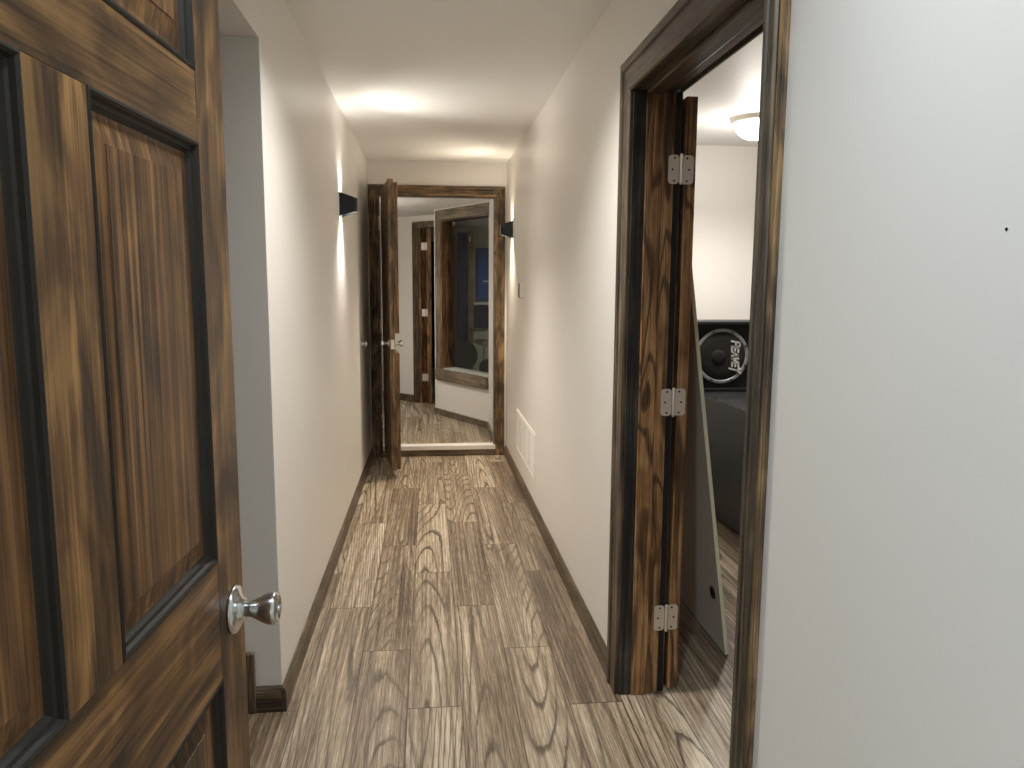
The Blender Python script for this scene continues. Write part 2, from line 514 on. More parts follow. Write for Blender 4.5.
baseboard('baseboard_left', ((XL, YO - 0.015), (XL, YE - 0.02)), 'baseY', 'brown baseboard along left hall wall', side=-1, zfun=fz)
baseboard('baseboard_right', ((XR, yi1 + 0.115), (XR, YE - 0.02)), 'baseY', 'brown baseboard along right hall wall', side=1, zfun=fz)
baseboard('baseboard_left', ((XL, YO), (XL - 0.086, YO)), 'trimX', 'dark baseboard across the end of the left wall', side=1)
o = struct(link('trim_1', bx(-0.66, -0.592, YO - 0.020, YO - 0.002, 0.0, 0.212), 'trimZ', bevel=0.003), 'taller dark upright trim piece beside the wall end baseboard', 'trim')
baseboard('baseboard_back', ((XR2, 5.46), (4.24, 5.46)), 'trimX', 'dark baseboard of side room back wall', side=-1)

# ------------------------------------------------------------------ right doorway frame
fr = struct(empty('trim_2'), 'dark stained moulded wood frame around the right doorway', 'door frame')
casing('casing', lambda s, z, t: (XR - t, s, z), yi0, yi1, 0.0, zh, 0.105, fr, ('trimZ', 'trimY'), W0=0.066)
link('casing_edge', bx(XR - 0.013, XR, yi0 - 0.089, yi0 - 0.066, 0, zh + 0.105), 'farZ', fr, 0.004)['label'] = 'lighter brown outer edge strip'
# jambs with stops
jx1 = XR2 - 0.020
link('jamb', bx(XR - 0.002, jx1, yi1, yi1 + 0.02, 0, zh + 0.02), 'richZ', fr, 0.0015)
link('jamb', bx(XR - 0.002, jx1, yi0 - 0.02, yi0, 0, zh + 0.02), 'richZ', fr, 0.0015)
link('head_jamb', bx(XR - 0.002, jx1, yi0, yi1, zh, zh + 0.02), 'trimY', fr, 0.0015)
link('jamb_liner', bx(XR + 0.000, XR + 0.042, yi1 - 0.006, yi1, 0, zh), 'ebonyZ', fr, 0.0015)
link('gap_shade', bx(jx1, XR2 + 0.001, yi1 + 0.006, yi1 + 0.021, 0, zh), 'gap', fr)  # black strip painting in the shade of the gap beside the door
link('door_stop', bx(XR + 0.042, XR + 0.098, yi1 - 0.012, yi1, 0, zh), 'richZ', fr, 0.003)
link('door_stop', bx(XR + 0.042, XR + 0.098, yi0, yi0 + 0.012, 0, zh), 'richZ', fr, 0.003)
link('door_stop', bx(XR + 0.042, XR + 0.098, yi0, yi1, zh - 0.012, zh), 'trimY', fr, 0.003)
casing('room_casing', lambda s, z, t: (XR2 + t * 0.6, s, z), yi0 + 0.0, yi1 + 0.012, 0.0, zh, 0.09, fr, ('trimZ', 'trimY'))


# ------------------------------------------------------------------ door hinge (children of a door)
def hinge(parent, px, py, zc, leafL, leafR, h=0.092, barrel=True):
    """two leaves facing -y around a knuckle at (px, py)"""
    def leaf(xa, xb, y, name):
        bm = bmesh.new()
        wd = xb - xa
        pts = rounded(wd, h, 0.011, 4)
        a = [bm.verts.new(((xa + xb) / 2 + p[0], y, zc + p[1])) for p in pts]
        b = [bm.verts.new(((xa + xb) / 2 + p[0], y - 0.0025, zc + p[1])) for p in pts]
        n = len(pts)
        bm.faces.new(a); bm.faces.new(b[::-1])
        for i in range(n): bm.faces.new((a[i], b[i], b[(i + 1) % n], a[(i + 1) % n]))
        return link(name, bm, 'nickel', parent)
    root = leaf(leafL[0], leafL[1], leafL[2], 'hinge_leaf')
    l2 = leaf(leafR[0], leafR[1], leafR[2], 'hinge_leaf')
    if barrel:
        link('hinge_pin', lat([(0.0052, -h / 2 - 0.002), (0.0058, -h / 2), (0.0058, h / 2), (0.0052, h / 2 + 0.003), (0.0, h / 2 + 0.004)], (px, py, zc), (0, 0, 1), 12), 'nickel', root, smooth=True)
    for lf, (xa, xb, y), s in ((root, leafL, -1), (l2, leafR, 1)):
        cx = (xa + xb) / 2
        for dz, dx in ((-0.036, 0.2), (0, 0.5), (0.036, 0.2)):
            x = cx + s * (dx - 0.3) * (xb - xa) * 0.6
            link('screw', lat([(0.0034, 0), (0.0034, 0.001), (0.0, 0.0014)], (x, y - 0.0025, zc + dz), (0, -1, 0), 10), 'screw', lf)
    return root


# door of the right doorway, folded right back against the room wall
d2 = struct(empty('door_2'), 'stained wood door folded back inside the right doorway, hinge edge showing', 'door')
dx0, dx1, dy0, dy1 = 0.829, 0.866, 2.462, 3.42
link('slab', bx(dx0, dx1, dy0, dy1, 0.012, 2.04), 'richZ', d2, 0.002)
for zc in (1.809, 1.044, 0.279):
    hinge(d2, 0.8145, 2.452, zc, (0.772, 0.808, yi1 - 0.001), (0.818, 0.858, dy0 - 0.0005))

# ------------------------------------------------------------------ near six panel door
DW, DT = 0.916, 0.036
phi = 0.0574
hx, hy = -0.2993 - math.sin(phi) * DW, 1.1919 - math.cos(phi) * DW
d1 = struct(empty('door_1', (hx, hy, 0), -phi), 'open brown stained six panel wood door with chrome knob', 'door')
# local frame: +y along the width from the hinge, +x out of the visible face
ST, MU = 0.1099, 0.108
PW = (DW - 2 * ST - MU) / 2
zr = [0.012, 0.24, 0.860, 1.0394, 1.621, 1.7133, 1.925, 2.04]
for y0, y1 in ((0, ST), (DW - ST, DW)):
    link('stile', bx(-DT, 0, y0, y1, zr[0], zr[7]), 'doorZ', d1, 0.0015)
for z0, z1 in ((zr[0], zr[1]), (zr[2], zr[3]), (zr[4], zr[5]), (zr[6], zr[7])):
    link('rail', bx(-DT, -0.0003, ST, DW - ST, z0, z1), 'doorY', d1, 0.001)
for z0, z1 in ((zr[1], zr[2]), (zr[3], zr[4]), (zr[5], zr[6])):
    link('mullion', bx(-DT, -0.0002, ST + PW, ST + PW + MU, z0, z1), 'doorZ', d1, 0.001)
    for y0 in (ST, ST + PW + MU):
        y1 = y0 + PW

        def loops(seq, flip=False):
            bm = bmesh.new()
            rs = []
            for off, dep in seq:
                rs.append([bm.verts.new((dep, a, b)) for a, b in ((y0 + off, z0 + off), (y1 - off, z0 + off), (y1 - off, z1 - off), (y0 + off, z1 - off))])
            for a, b in zip(rs, rs[1:]):
                for i in range(4): bm.faces.new((a[i], a[(i + 1) % 4], b[(i + 1) % 4], b[i]))
            return bm, rs
        bm, rs = loops([(-0.001, -0.0005), (0.000, 0.001), (0.003, 0.0018), (0.006, -0.0005), (0.008, -0.005), (0.012, -0.0065), (0.015, -0.0105), (0.017, -0.0125)])
        link('moulding', bm, 'mould', d1)
        bm, rs = loops([(0.016, -0.0122), (0.021, -0.0122), (0.046, -0.0072), (0.0465, -0.0060)])
        bm.faces.new(rs[-1])
        pnl = link('panel', bm, 'panelZ', d1)
        bm, rs = loops([(0.0, -0.028)]); bm.faces.new(rs[0])
        link('panel_back', bm, 'panelZ', d1)
# knob
kz, ky = 0.9404, DW - 0.0484
kn = link('knob', lat([(0.0, -0.001), (0.013, 0.0), (0.0125, 0.016), (0.0115, 0.022), (0.0125, 0.028), (0.0165, 0.036), (0.0215, 0.046), (0.0245, 0.055), (0.0255, 0.061), (0.0245, 0.065), (0.020, 0.067), (0.0165, 0.0665), (0.015, 0.0655), (0.0, 0.0655)], (0, ky, kz), (1, 0, 0), 48), 'chrome', d1, smooth=True)
link('rosette', lat([(0.037, 0.0), (0.037, 0.003), (0.034, 0.0065), (0.024, 0.009), (0.018, 0.0125), (0.0155, 0.017), (0.0, 0.017)], (0.0005, ky, kz), (1, 0, 0), 48), 'chrome', kn, smooth=True)
link('lock_button', lat([(0.0055, 0.0), (0.0055, 0.004), (0.0045, 0.0048), (0.0, 0.005)], (0.0655, ky, kz), (1, 0, 0), 16), 'chrome', kn, smooth=True)
link('latch_plate', bx(-0.030, -0.006, DW, DW + 0.0015, kz - 0.028, kz + 0.028), 'nickel', d1)
kn2 = link('knob', lat([(0.013, 0.0), (0.0125, 0.022), (0.0165, 0.036), (0.0245, 0.055), (0.0255, 0.061), (0.020, 0.067), (0.0, 0.067)], (-DT, ky, kz), (-1, 0, 0), 32), 'chrome', d1, smooth=True)
for zc in (0.25, 1.03, 1.82):
    link('hinge', lat([(0.006, -0.045), (0.006, 0.045)], (-0.002, -0.006, zc), (0, 0, 1), 12), 'nickel', d1)

# frame of the near doorway
fr = struct(empty('trim_3'), 'dark wood frame of the near doorway', 'door frame')
link('jamb', bx(-0.40, -0.375, 0.17, 0.262, 0, 2.06), 'trimZ', fr)
link('jamb', bx(0.575, 0.60, 0.17, 0.272, 0, 2.06), 'trimZ', fr)
link('head_jamb', bx(-0.40, 0.60, 0.17, 0.272, 2.055, 2.08), 'trimX', fr)

# ------------------------------------------------------------------ far doorway
fr = struct(empty('trim_4'), 'streaked brown wood casing around the far doorway', 'door frame')
casing('casing', lambda s, z, t: (s, YE - t, z), ox0, ox1, fz(YE) + 0.001, ozt, 0.088, fr, ('farZ', 'farX'))
struct(link('trim_5', bx(ox0 - 0.02, ox0, YE - 0.002, YE + 0.13, fz(YE), ozt + 0.02), 'trimZ'), 'dark left jamb of the far doorway', 'jamb')
fj = struct(empty('trim_6'), 'pale grey painted inner jamb lining of the far doorway', 'jamb')
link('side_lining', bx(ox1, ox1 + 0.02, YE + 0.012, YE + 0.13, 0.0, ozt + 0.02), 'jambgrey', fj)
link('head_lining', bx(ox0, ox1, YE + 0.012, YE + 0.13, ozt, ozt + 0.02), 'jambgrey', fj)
link('side_edge', bx(ox1 - 0.004, ox1 + 0.02, YE - 0.003, YE + 0.012, 0.0, ozt + 0.02), 'trimZ', fj)
link('head_edge', bx(ox0, ox1, YE - 0.003, YE + 0.012, ozt - 0.006, ozt + 0.02), 'trimX', fj)
th = struct(empty('trim_7'), 'raised threshold step with white nosing in the far doorway', 'threshold')
link('riser', bx(ox0, ox1 + 0.01, YE - 0.012, YE + 0.06, fz(YE), 0.012), 'liteX', th, 0.002)
link('nosing', bx(ox0, ox1 + 0.01, YE - 0.026, YE + 0.075, 0.012, FZ + 0.002), 'white', th, 0.006)

# far door, seen edge on, with a thick added layer on its right face
ax_, ay_ = -0.398, 6.452                 # hinge side of the slab
lx_, ly_ = -0.296, 5.66                 # latch edge, left corner
dirv = Vector((lx_ - ax_, ly_ - ay_)); FW = dirv.length
ang = math.atan2(dirv.y, dirv.x)
d3 = struct(empty('door_3', (ax_, ay_, 0), ang), 'far dark brown door standing open, seen edge on with two knobs', 'door')
# local +x from hinge to latch; the hall's right side is local +y
zb3, zt3 = 0.035, 2.188
link('slab', bx(0, FW, 0.0, 0.038, zb3, zt3), 'farZ', d3, 0.002)
bm = bmesh.new()
kz3 = 0.995
box(bm, 0.02, FW - 0.030, 0.0385, 0.072, zb3 + 0.0, kz3 - 0.075)
lay = link('padding_board', bm, 'jambZ', d3, 0.002)
lay['label'] = 'thick lower board fixed to the right face'
lay2 = link('padding_board', bx(0.02, FW - 0.030, 0.0385, 0.072, kz3 + 0.075, zt3 - 0.02), 'jambZ', d3, 0.002)
lay2['label'] = 'thick upper board fixed to the right face'
for s, y0 in ((1, 0.038), (-1, 0.0)):
    kk = link('knob', lat([(0.012, 0.0), (0.0115, 0.02), (0.015, 0.034), (0.026, 0.05), (0.027, 0.058), (0.020, 0.063), (0.0, 0.063)], (FW - 0.055, y0, kz3), (0, s, 0), 24), 'chrome', d3, smooth=True)
    link('rosette', lat([(0.033, 0.0), (0.033, 0.004), (0.02, 0.011), (0.0, 0.012)], (FW - 0.055, y0, kz3), (0, s, 0), 24), 'chrome', kk, smooth=True)
link('latch_plate', bx(FW, FW + 0.002, 0.006, 0.032, kz3 - 0.04, kz3 + 0.03), 'nickel', d3)
for zc in (0.27, 1.08, 1.93):
    hg = link('hinge', lat([(0.009, -0.055), (0.009, 0.055), (0.006, 0.06), (0, 0.062)], (-0.005, -0.012, zc), (0, 0, 1), 14), 'nickel', d3, smooth=True)

# wall bumper behind the far door
o = link('wall_bumper', lat([(0.024, 0.0), (0.024, 0.004), (0.013, 0.008), (0.011, 0.02), (0.019, 0.030), (0.021, 0.038), (0.015, 0.043), (0.0, 0.044)], (XL, 5.70, 0.992), (1, 0, 0), 24), 'chrome', None, smooth=True)
tag(o, 'small chrome knob shaped door bumper on the left wall', 'door bumper')


# ------------------------------------------------------------------ wall sconces
def sconce(loc, side, label, e_up, e_dn, color):
    r = empty('wall_sconce', loc)
    tag(r, label, 'wall light', None)
    s = side                                 # +1: sticks out towards +x
    n = 20
    R, Wd, th_ = 0.098, 0.056, 0.004
    bm = bmesh.new()
    rows = []
    for i in range(n + 1):
        a = pi * i / n
        x = math.sin(a); y = math.cos(a)
        for_in = []
        for kk in (0, 1):
            rr = 1.0 if kk == 0 else 0.93
            dd = x * R * rr
            hh = 0.066 - 0.030 * (dd / R)
            for_in.append((s * dd, y * Wd * rr, hh))
        rows.append(for_in)
    vo = [[bm.verts.new((q[0][0], q[0][1], sg * q[0][2])) for sg in (1, -1)] for q in rows]
    vi = [[bm.verts.new((q[1][0], q[1][1], sg * q[1][2])) for sg in (1, -1)] for q in rows]
    for i in range(n):
        bm.faces.new((vo[i][0], vo[i + 1][0], vo[i + 1][1], vo[i][1]))
        bm.faces.new((vi[i][0], vi[i][1], vi[i + 1][1], vi[i + 1][0]))
        for t in (0, 1):
            bm.faces.new((vo[i][t], vi[i][t], vi[i + 1][t], vo[i + 1][t]))
    sh = link('shade', bm, 'sconce', r, smooth=False)
    link('back_plate', bx(min(0, s * 0.006), max(0, s * 0.006), -0.054, 0.054, -0.062, 0.062), 'sconce', r)
    link('lamp_body', bx(min(s * 0.006, s * 0.07), max(s * 0.006, s * 0.07), -0.03, 0.03, -0.025, 0.025), 'sconce', r)
    for sg in (1, -1):
        link('lens', lat([(0.034, sg * 0.024), (0.034, sg * 0.030), (0.026, sg * 0.034), (0.0, sg * 0.035)], (s * 0.045, 0, 0), (0, 0, 1), 24), 'lens', r)
    # the two lamps inside
    q = Vector((s * 0.56, -0.20, 0.50)).to_track_quat('-Z', 'Y').to_euler()
    lamp('lamp_up', 'SPOT', (s * 0.05, 0, 0.045), e_up * 1.0, color, 0.025, q, parent=r, blend=1.0, angle=math.radians(90))
    q = Vector((s * 0.30, -0.10, -0.70)).to_track_quat('-Z', 'Y').to_euler()
    lamp('lamp_down', 'SPOT', (s * 0.05, 0, -0.045), e_dn * 3.2, color, 0.025, q, parent=r, blend=1.0, angle=math.radians(120))
    lamp('lamp_up', 'AREA', (s * 0.03, 0, 0.040), e_up * 0.05, color, 0.03, (pi, 0, 0), math.radians(120), r)
    lamp('lamp_down', 'AREA', (s * 0.03, 0, -0.040), e_dn * 0.05, color, 0.03, (0, 0, 0), math.radians(120), r)
    return r


sconce((XL, 4.53, 1.885), 1, 'black up and down sconce on left hall wall', 10, 10, NEUT)
sconce((XR, 6.06, 1.865), -1, 'black up and down sconce on right wall by far door frame', 9, 10, WARM)


# ------------------------------------------------------------------ ceiling lights, seen and added
def dome_light(name, loc, R, label, mat, energy, color, drop=0.0):
    r = empty(name, loc)
    tag(r, label, 'ceiling light')
    link('trim_ring', lat([(R, 0.0), (R, -0.012), (R * 0.93, -0.030), (R * 0.84, -0.034), (R * 0.84, 0.0)], (0, 0, 0), (0, 0, 1), 48, False), 'nickel', r, smooth=True)
    prof = [(R * 0.84 * math.cos(a), -0.030 - 0.105 * (R / 0.16) * math.sin(a)) for a in [pi / 2 * i / 10 for i in range(11)]]
    link('glass_dome', lat(prof, (0, 0, 0), (0, 0, 1), 48, False), mat, r, smooth=True)
    if drop:
        lamp('lamp', 'POINT', (0, 0, -drop), energy * 0.3, color, 0.07, parent=r)
        lamp('lamp', 'SPOT', (0, 0, -drop), energy * 1.5, color, 0.07, (0, 0, 0), parent=r, blend=0.8, angle=math.radians(165))
    else:
        lamp('lamp', 'SPOT', (0, 0, -0.15 * (R / 0.16)), energy, color, 0.09, (0, 0, 0), parent=r, blend=0.3, angle=math.radians(172))
    return r


dome_light('ceiling_light', (1.965, 4.55, H), 0.152, 'flush dome ceiling light glowing in the side room', 'dome', 18, (1.0, 0.94, 0.87), 0.3)
dome_light('ceiling_light', (-1.0, -1.35, H), 0.16, 'added unseen dome lamp in the room behind the camera', 'dome', 42, COOL, 0.2)  # unseen fixture added to throw cool light onto the near right wall


def downlight(loc, R, label, energy, color, cone=135):  # fixture for the added hall fill lamps
    r = empty('added_downlight', loc)
    tag(r, label, 'ceiling light')
    link('trim_ring', lat([(R, 0.0), (R, -0.004), (R * 0.8, -0.008), (R * 0.74, -0.002)], (0, 0, 0), (0, 0, 1), 40, False), 'white', r, smooth=True)
    link('lens', lat([(R * 0.76, -0.003), (0.0, -0.004)], (0, 0, 0), (0, 0, 1), 40, False), 'dome', r)
    lamp('lamp', 'SPOT', (0, 0, -0.02), energy, color, 0.07, (0, 0, 0), parent=r, blend=1.0, angle=math.radians(cone))
    return r


downlight((0.07, 2.44, H), 0.085, 'added unseen fill lamp in the hall ceiling over the side doorway', 56, (1.0, 0.95, 0.89))  # unseen lamp added above the view to brighten the mid hall walls
downlight((0.10, 0.80, H), 0.085, 'added unseen fill lamp in the hall ceiling above the open panel door', 25, COOL, 172)  # unseen lamp added for cool light on near wall and left wall end
dome_light('ceiling_light', (-0.72, 7.3, 2.205), 0.13, 'added unseen dome lamp beyond the far doorway', 'dome', 11, (1.0, 0.94, 0.86), 0.25)  # unseen lamp added to brighten the far room, hidden by the end wall
dome_light('ceiling_light', (1.6, 9.2, 2.205), 0.13, 'added unseen dome lamp in the studio room', 'dome', 16, (1.0, 0.95, 0.86))  # unseen lamp added to light the studio behind the window

# ------------------------------------------------------------------ right wall fittings
# return air grille
vt = empty('vent_grille', (XR, 5.11, 0.352))
tag(vt, 'cream slatted air vent grille low on the right wall', 'vent')
vw, vh = 0.50, 0.155
bm = bmesh.new()
fw_ = 0.026
prof = [(-fw_, 0.0), (-fw_, 0.006), (-0.008, 0.011), (0.0, 0.009), (0.0, 0.0)]
rings = []
for q, t in prof:
    rings.append([bm.verts.new((-t, a, b)) for a, b in ((-vw - q - fw_, -vh - q - fw_), (vw + q + fw_, -vh - q - fw_), (vw + q + fw_, vh + q + fw_), (-vw - q - fw_, vh + q + fw_))] if False else
                 [bm.verts.new((-t, sa * (vw + q * -1 - fw_), sb * (vh - q - fw_))) for sa, sb in ((-1, -1), (1, -1), (1, 1), (-1, 1))])
for a, b in zip(rings, rings[1:]):
    for i in range(4): bm.faces.new((a[i], a[(i + 1) % 4], b[(i + 1) % 4], b[i]))
link('grille_frame', bm, 'white', vt)
link('grille_back', bx(-0.001, 0.0, -vw + 0.02, vw - 0.02, -vh + 0.02, vh - 0.02), 'wall', vt)
for i in range(3):
    y = -vw + fw_ + (2 * vw - 2 * fw_) * (i + 1) / 4
    link('mullion', bx(-0.008, -0.0005, y - 0.012, y + 0.012, -vh + fw_, vh - fw_), 'white', vt, 0.001)
for i in range(11):
    z = -vh + fw_ + (2 * vh - 2 * fw_) * (i + 0.5) / 11
    bm = bmesh.new()
    a = [bm.verts.new((x, y, zz)) for y in (-vw + fw_, vw - fw_) for x, zz in ((-0.0065, z - 0.009), (-0.0055, z - 0.010), (-0.0010, z + 0.008), (-0.002, z + 0.009))]
    for f in ((0, 1, 2, 3), (4, 7, 6, 5), (0, 4, 5, 1), (1, 5, 6, 2), (2, 6, 7, 3), (3, 7, 4, 0)): bm.faces.new([a[j] for j in f])
    link('louvre', bm, 'white', vt)

# doorbell-like thermostat
tm = empty('thermostat', (XR, 5.30, 1.395))
tag(tm, 'small white thermostat with black face on right wall', 'thermostat')
bm = bmesh.new(); pts = rounded(0.062, 0.112, 0.02, 6)
a = [bm.verts.new((-0.0, x, z)) for x, z in pts]; b = [bm.verts.new((-0.030, x * 0.94, z * 0.96)) for x, z in pts]
bm.faces.new(a); bm.faces.new(b[::-1])
for i in range(len(pts)): bm.faces.new((a[i], b[i], b[(i + 1) % len(pts)], a[(i + 1) % len(pts)]))
link('housing', bm, 'white', tm, smooth=False)
bm = bmesh.new(); pts = rounded(0.056, 0.104, 0.018, 6)
a = [bm.verts.new((-0.029, x, z)) for x, z in pts]; b = [bm.verts.new((-0.033, x * 0.95, z * 0.97)) for x, z in pts]
bm.faces.new(a); bm.faces.new(b[::-1])
for i in range(len(pts)): bm.faces.new((a[i], b[i], b[(i + 1) % len(pts)], a[(i + 1) % len(pts)]))
link('black_face', bm, 'black', tm)

# small marks left by screws
for loc, d, lb in (((XR, 4.684, 2.343), (-1, 0, 0), 'tiny dark screw head high on right wall near far end'), ((XR, 0.809, 1.501), (-1, 0, 0), 'tiny dark screw head on the bare near right wall'), ((-0.465, 3.811, H), (0, 0, -1), 'tiny dark screw head in the ceiling by the left wall')):
    tag(link('screw', lat([(0.0018, 0), (0.0018, 0.001), (0, 0.0015)], loc, d, 10), 'screw'), lb, 'screw')

# ------------------------------------------------------------------ side room: board, cabinets
# leaning particle board
bd = empty('leaning_board', (1.140, 2.70, 0.0))
tag(bd, 'tall pale particle board leaning against the folded back door', 'board')
Lh, Lt, Lw = 1.95, 0.014, 1.05
lean = math.atan2(0.136, 1.0)
ca, sa_ = math.cos(lean), math.sin(lean)


def bp(u, n_, h):       # u along +y, n_ out of the -x face, h up the board
    return (-sa_ * h + ca * n_, u + 0.012 * 0 , ca * h + sa_ * n_)


def skewbox(u0, u1, n0, n1, h0, h1):
    bm = bmesh.new()
    v = [bm.verts.new(bp(u, n_, h)) for u in (u0, u1) for n_ in (n0, n1) for h in (h0, h1)]
    for f in ((0, 1, 3, 2), (4, 6, 7, 5), (0, 4, 5, 1), (2, 3, 7, 6), (0, 2, 6, 4), (1, 5, 7, 3)): bm.faces.new([v[i] for i in f])
    return bm


link('face', skewbox(0.001, Lw, 0.0, Lt, 0.0, Lh), 'board', bd)
link('raw_edge', skewbox(0.0, 0.0012, 0.0, Lt, 0.0, Lh), 'boardedge', bd)
# cable hole plate
hp = lat([(0.026, 0.0), (0.026, 0.003), (0.018, 0.003), (0.016, 0.001), (0.0, 0.001)], bp(0.075, -0.0002, 0.228), (-ca, 0, -sa_), 20)
link('cable_hole', hp, 'black', bd)
link('scratch', skewbox(0.012, 0.055, -0.0008, 0.0, 0.700, 0.704), 'boardedge', bd)

# large black cabinet on the floor
cb = empty('bass_cabinet', (1.775, 3.62, 0.0), 0.04)
tag(cb, 'large worn black speaker cabinet standing on the floor', 'speaker cabinet')
link('body', bx(0, 0.62, 0.0, 1.42, 0.012, 0.745), 'worn', cb, 0.012, segs=3)
for x in (0.05, 0.57):
    for y in (0.06, 1.36):
        link('foot', lat([(0.02, 0.0), (0.022, 0.012)], (x, y, 0), (0, 0, 1), 16), 'black', cb)

# loudspeaker lying on top
sx0, sx1, sz0, sz1, sy = 1.685, 2.215, 0.746, 1.205, 4.745
sp = empty('loudspeaker', (sx0, sy, sz0))
tag(sp, 'black loudspeaker with round woofer lying on the big cabinet', 'loudspeaker')
sw, shh = sx1 - sx0, sz1 - sz0
cxw, czw, RW = 1.899 - sx0, 0.979 - sz0, 0.180
# cabinet: recessed baffle within a lip
link('cabinet', bx(0, sw, 0.028, 0.30, 0, shh), 'carpetbox', sp, 0.006)
for nm, a in (('lip', (0, sw, 0, 0.03, shh - 0.022, shh)), ('lip', (0, sw, 0, 0.03, 0, 0.022)), ('lip', (0, 0.022, 0, 0.03, 0.022, shh - 0.022)), ('lip', (sw - 0.022, sw, 0, 0.03, 0.022, shh - 0.022))):
    link(nm, bx(*a), 'carpetbox', sp, 0.004)
wf = link('woofer_frame', lat([(RW, 0.0), (RW, 0.008), (RW - 0.004, 0.011), (RW - 0.018, 0.011), (RW - 0.022, 0.006), (RW - 0.022, 0.0)], (cxw, 0.028, czw), (0, -1, 0), 64, False), 'ring', sp)
link('woofer_grille', lat([(RW - 0.02, 0.003), (RW - 0.03, 0.009), (RW * 0.6, 0.012), (0.0, 0.013)], (cxw, 0.028, czw), (0, -1, 0), 64, False), 'cone', wf, smooth=True)
link('dust_cap', lat([(0.052, 0.0), (0.046, 0.005), (0.028, 0.009), (0.0, 0.010)], (cxw - 0.025, 0.0175, czw - 0.008), (0, -1, 0), 32, False), 'cone', wf, smooth=True)
for i in range(8):
    a = math.radians(22.5 + 45 * i)
    link('bolt', lat([(0.0065, 0.0), (0.0065, 0.004), (0.0, 0.0045)], (cxw + (RW - 0.011) * math.cos(a), 0.017, czw + (RW - 0.011) * math.sin(a)), (0, -1, 0), 10), 'black', wf)
# angular lettering, reading downwards
LET = {
    'P': [[(0, 0), (0, 1)], [(0, 1), (1, 1)], [(1, 1), (1, .5)], [(1, .5), (0, .5)]],
    'E': [[(0, 0), (0, 1)], [(0, 1), (1, 1)], [(0, .5), (.85, .5)], [(0, 0), (1, 0)]],
    'A': [[(0, 0), (.55, 1)], [(.55, 1), (1, 0)], [(.22, .36), (.82, .36)]],
    'V': [[(0, 1), (.45, 0)], [(.45, 0), (1, 1)]],
    'Y': [[(0, 1), (.5, .5)], [(1, 1.05), (.5, .5)], [(.5, .5), (.35, -.35)]],
}
bm = bmesh.new()
lw, lh, st_ = 0.027, 0.044, 0.0115
xcur = 0.0
for i, ch in enumerate('PEAVEY'):
    hh = lh * (1.25 if i in (0, 5) else 1.0)
    for (p0, p1) in LET[ch]:
        a = Vector((xcur + p0[0] * lw + p0[1] * 0.010, p0[1] * hh)); b = Vector((xcur + p1[0] * lw + p1[1] * 0.010, p1[1] * hh))
        d = (b - a).normalized(); nn = Vector((-d.y, d.x)) * st_ / 2
        a -= d * st_ * 0.4; b += d * st_ * 0.4
        quad = [a + nn, a - nn, b - nn, b + nn]
        # rotate a quarter turn clockwise: text x runs down, text y runs to the right
        f0 = [bm.verts.new((cxw + 0.060 + q.y + 0.06 * q.x, 0.013, czw + 0.098 - q.x)) for q in quad]
        f1 = [bm.verts.new((cxw + 0.060 + q.y + 0.06 * q.x, 0.0155, czw + 0.098 - q.x)) for q in quad]
        bm.faces.new(f0); bm.faces.new(f1[::-1])
        for j in range(4): bm.faces.new((f0[j], f1[j], f1[(j + 1) % 4], f0[(j + 1) % 4]))
    xcur += lw * 1.28
lg = link('logo_lettering', bm, 'logo', wf)

# ------------------------------------------------------------------ beyond the far door
A = Vector((0.067, 8.095)); B = Vector((0.556, 7.208))
uu = (B - A).normalized(); nb = Vector((-uu.y, uu.x))
if nb.y < 0: nb = -nb               # into the studio


def wp(s, z, t):                     # along the wall, up, out of it towards the hall
    q = A + uu * s - nb * t
    return (q.x, q.y, z)


def wbox(s0, s1, z0, z1, t0, t1):
    bm = bmesh.new()
    v = [bm.verts.new(wp(s, z, t)) for s in (s0, s1) for z in (z0, z1) for t in (t0, t1)]
    for f in ((0, 1, 3, 2), (4, 6, 7, 5), (0, 4, 5, 1), (2, 3, 7, 6), (0, 2, 6, 4), (1, 5, 7, 3)): bm.faces.new([v[i] for i in f])
    return bm


ws0, ws1, wz0, wz1 = 0.105, 1.25, 0.545, 2.095      # opening
CH2 = 2.205
wl = 1.02
ww = struct(empty('wall_inner'), 'angled white wall with the framed window beyond the far doorway', 'wall')
link('lower_part', wbox(-0.035, wl, FZ - 0.02, wz0, -0.13, 0), 'wall', ww)
link('upper_part', wbox(-0.035, wl, wz1, CH2 + 0.02, -0.13, 0), 'wall', ww)
link('left_part', wbox(-0.035, ws0 - 0.0, wz0, wz1, -0.13, 0), 'wall', ww)
struct(link('wall_inner', bx(0.556, 0.70, YE + 0.13, 7.215, FZ - 0.02, CH2 + 0.02), 'wall'), 'short white wall to right beyond the far doorway', 'wall')
struct(link('baseboard_inner', wbox(-0.035, 1.01, FZ, FZ + 0.065, 0.0, 0.014), 'liteX', bevel=0.002), 'pale brown baseboard under the framed window', 'baseboard')
struct(link('baseboard_inner', bx(0.542, 0.556, YE + 0.13, 7.19, FZ, FZ + 0.065), 'liteY', bevel=0.002), 'short baseboard right beyond the far doorway', 'baseboard')
def lbox(s0, s1, z0, z1, t0, t1):
    return bx(s0, s1, min(-t0, -t1), max(-t0, -t1), z0, z1)


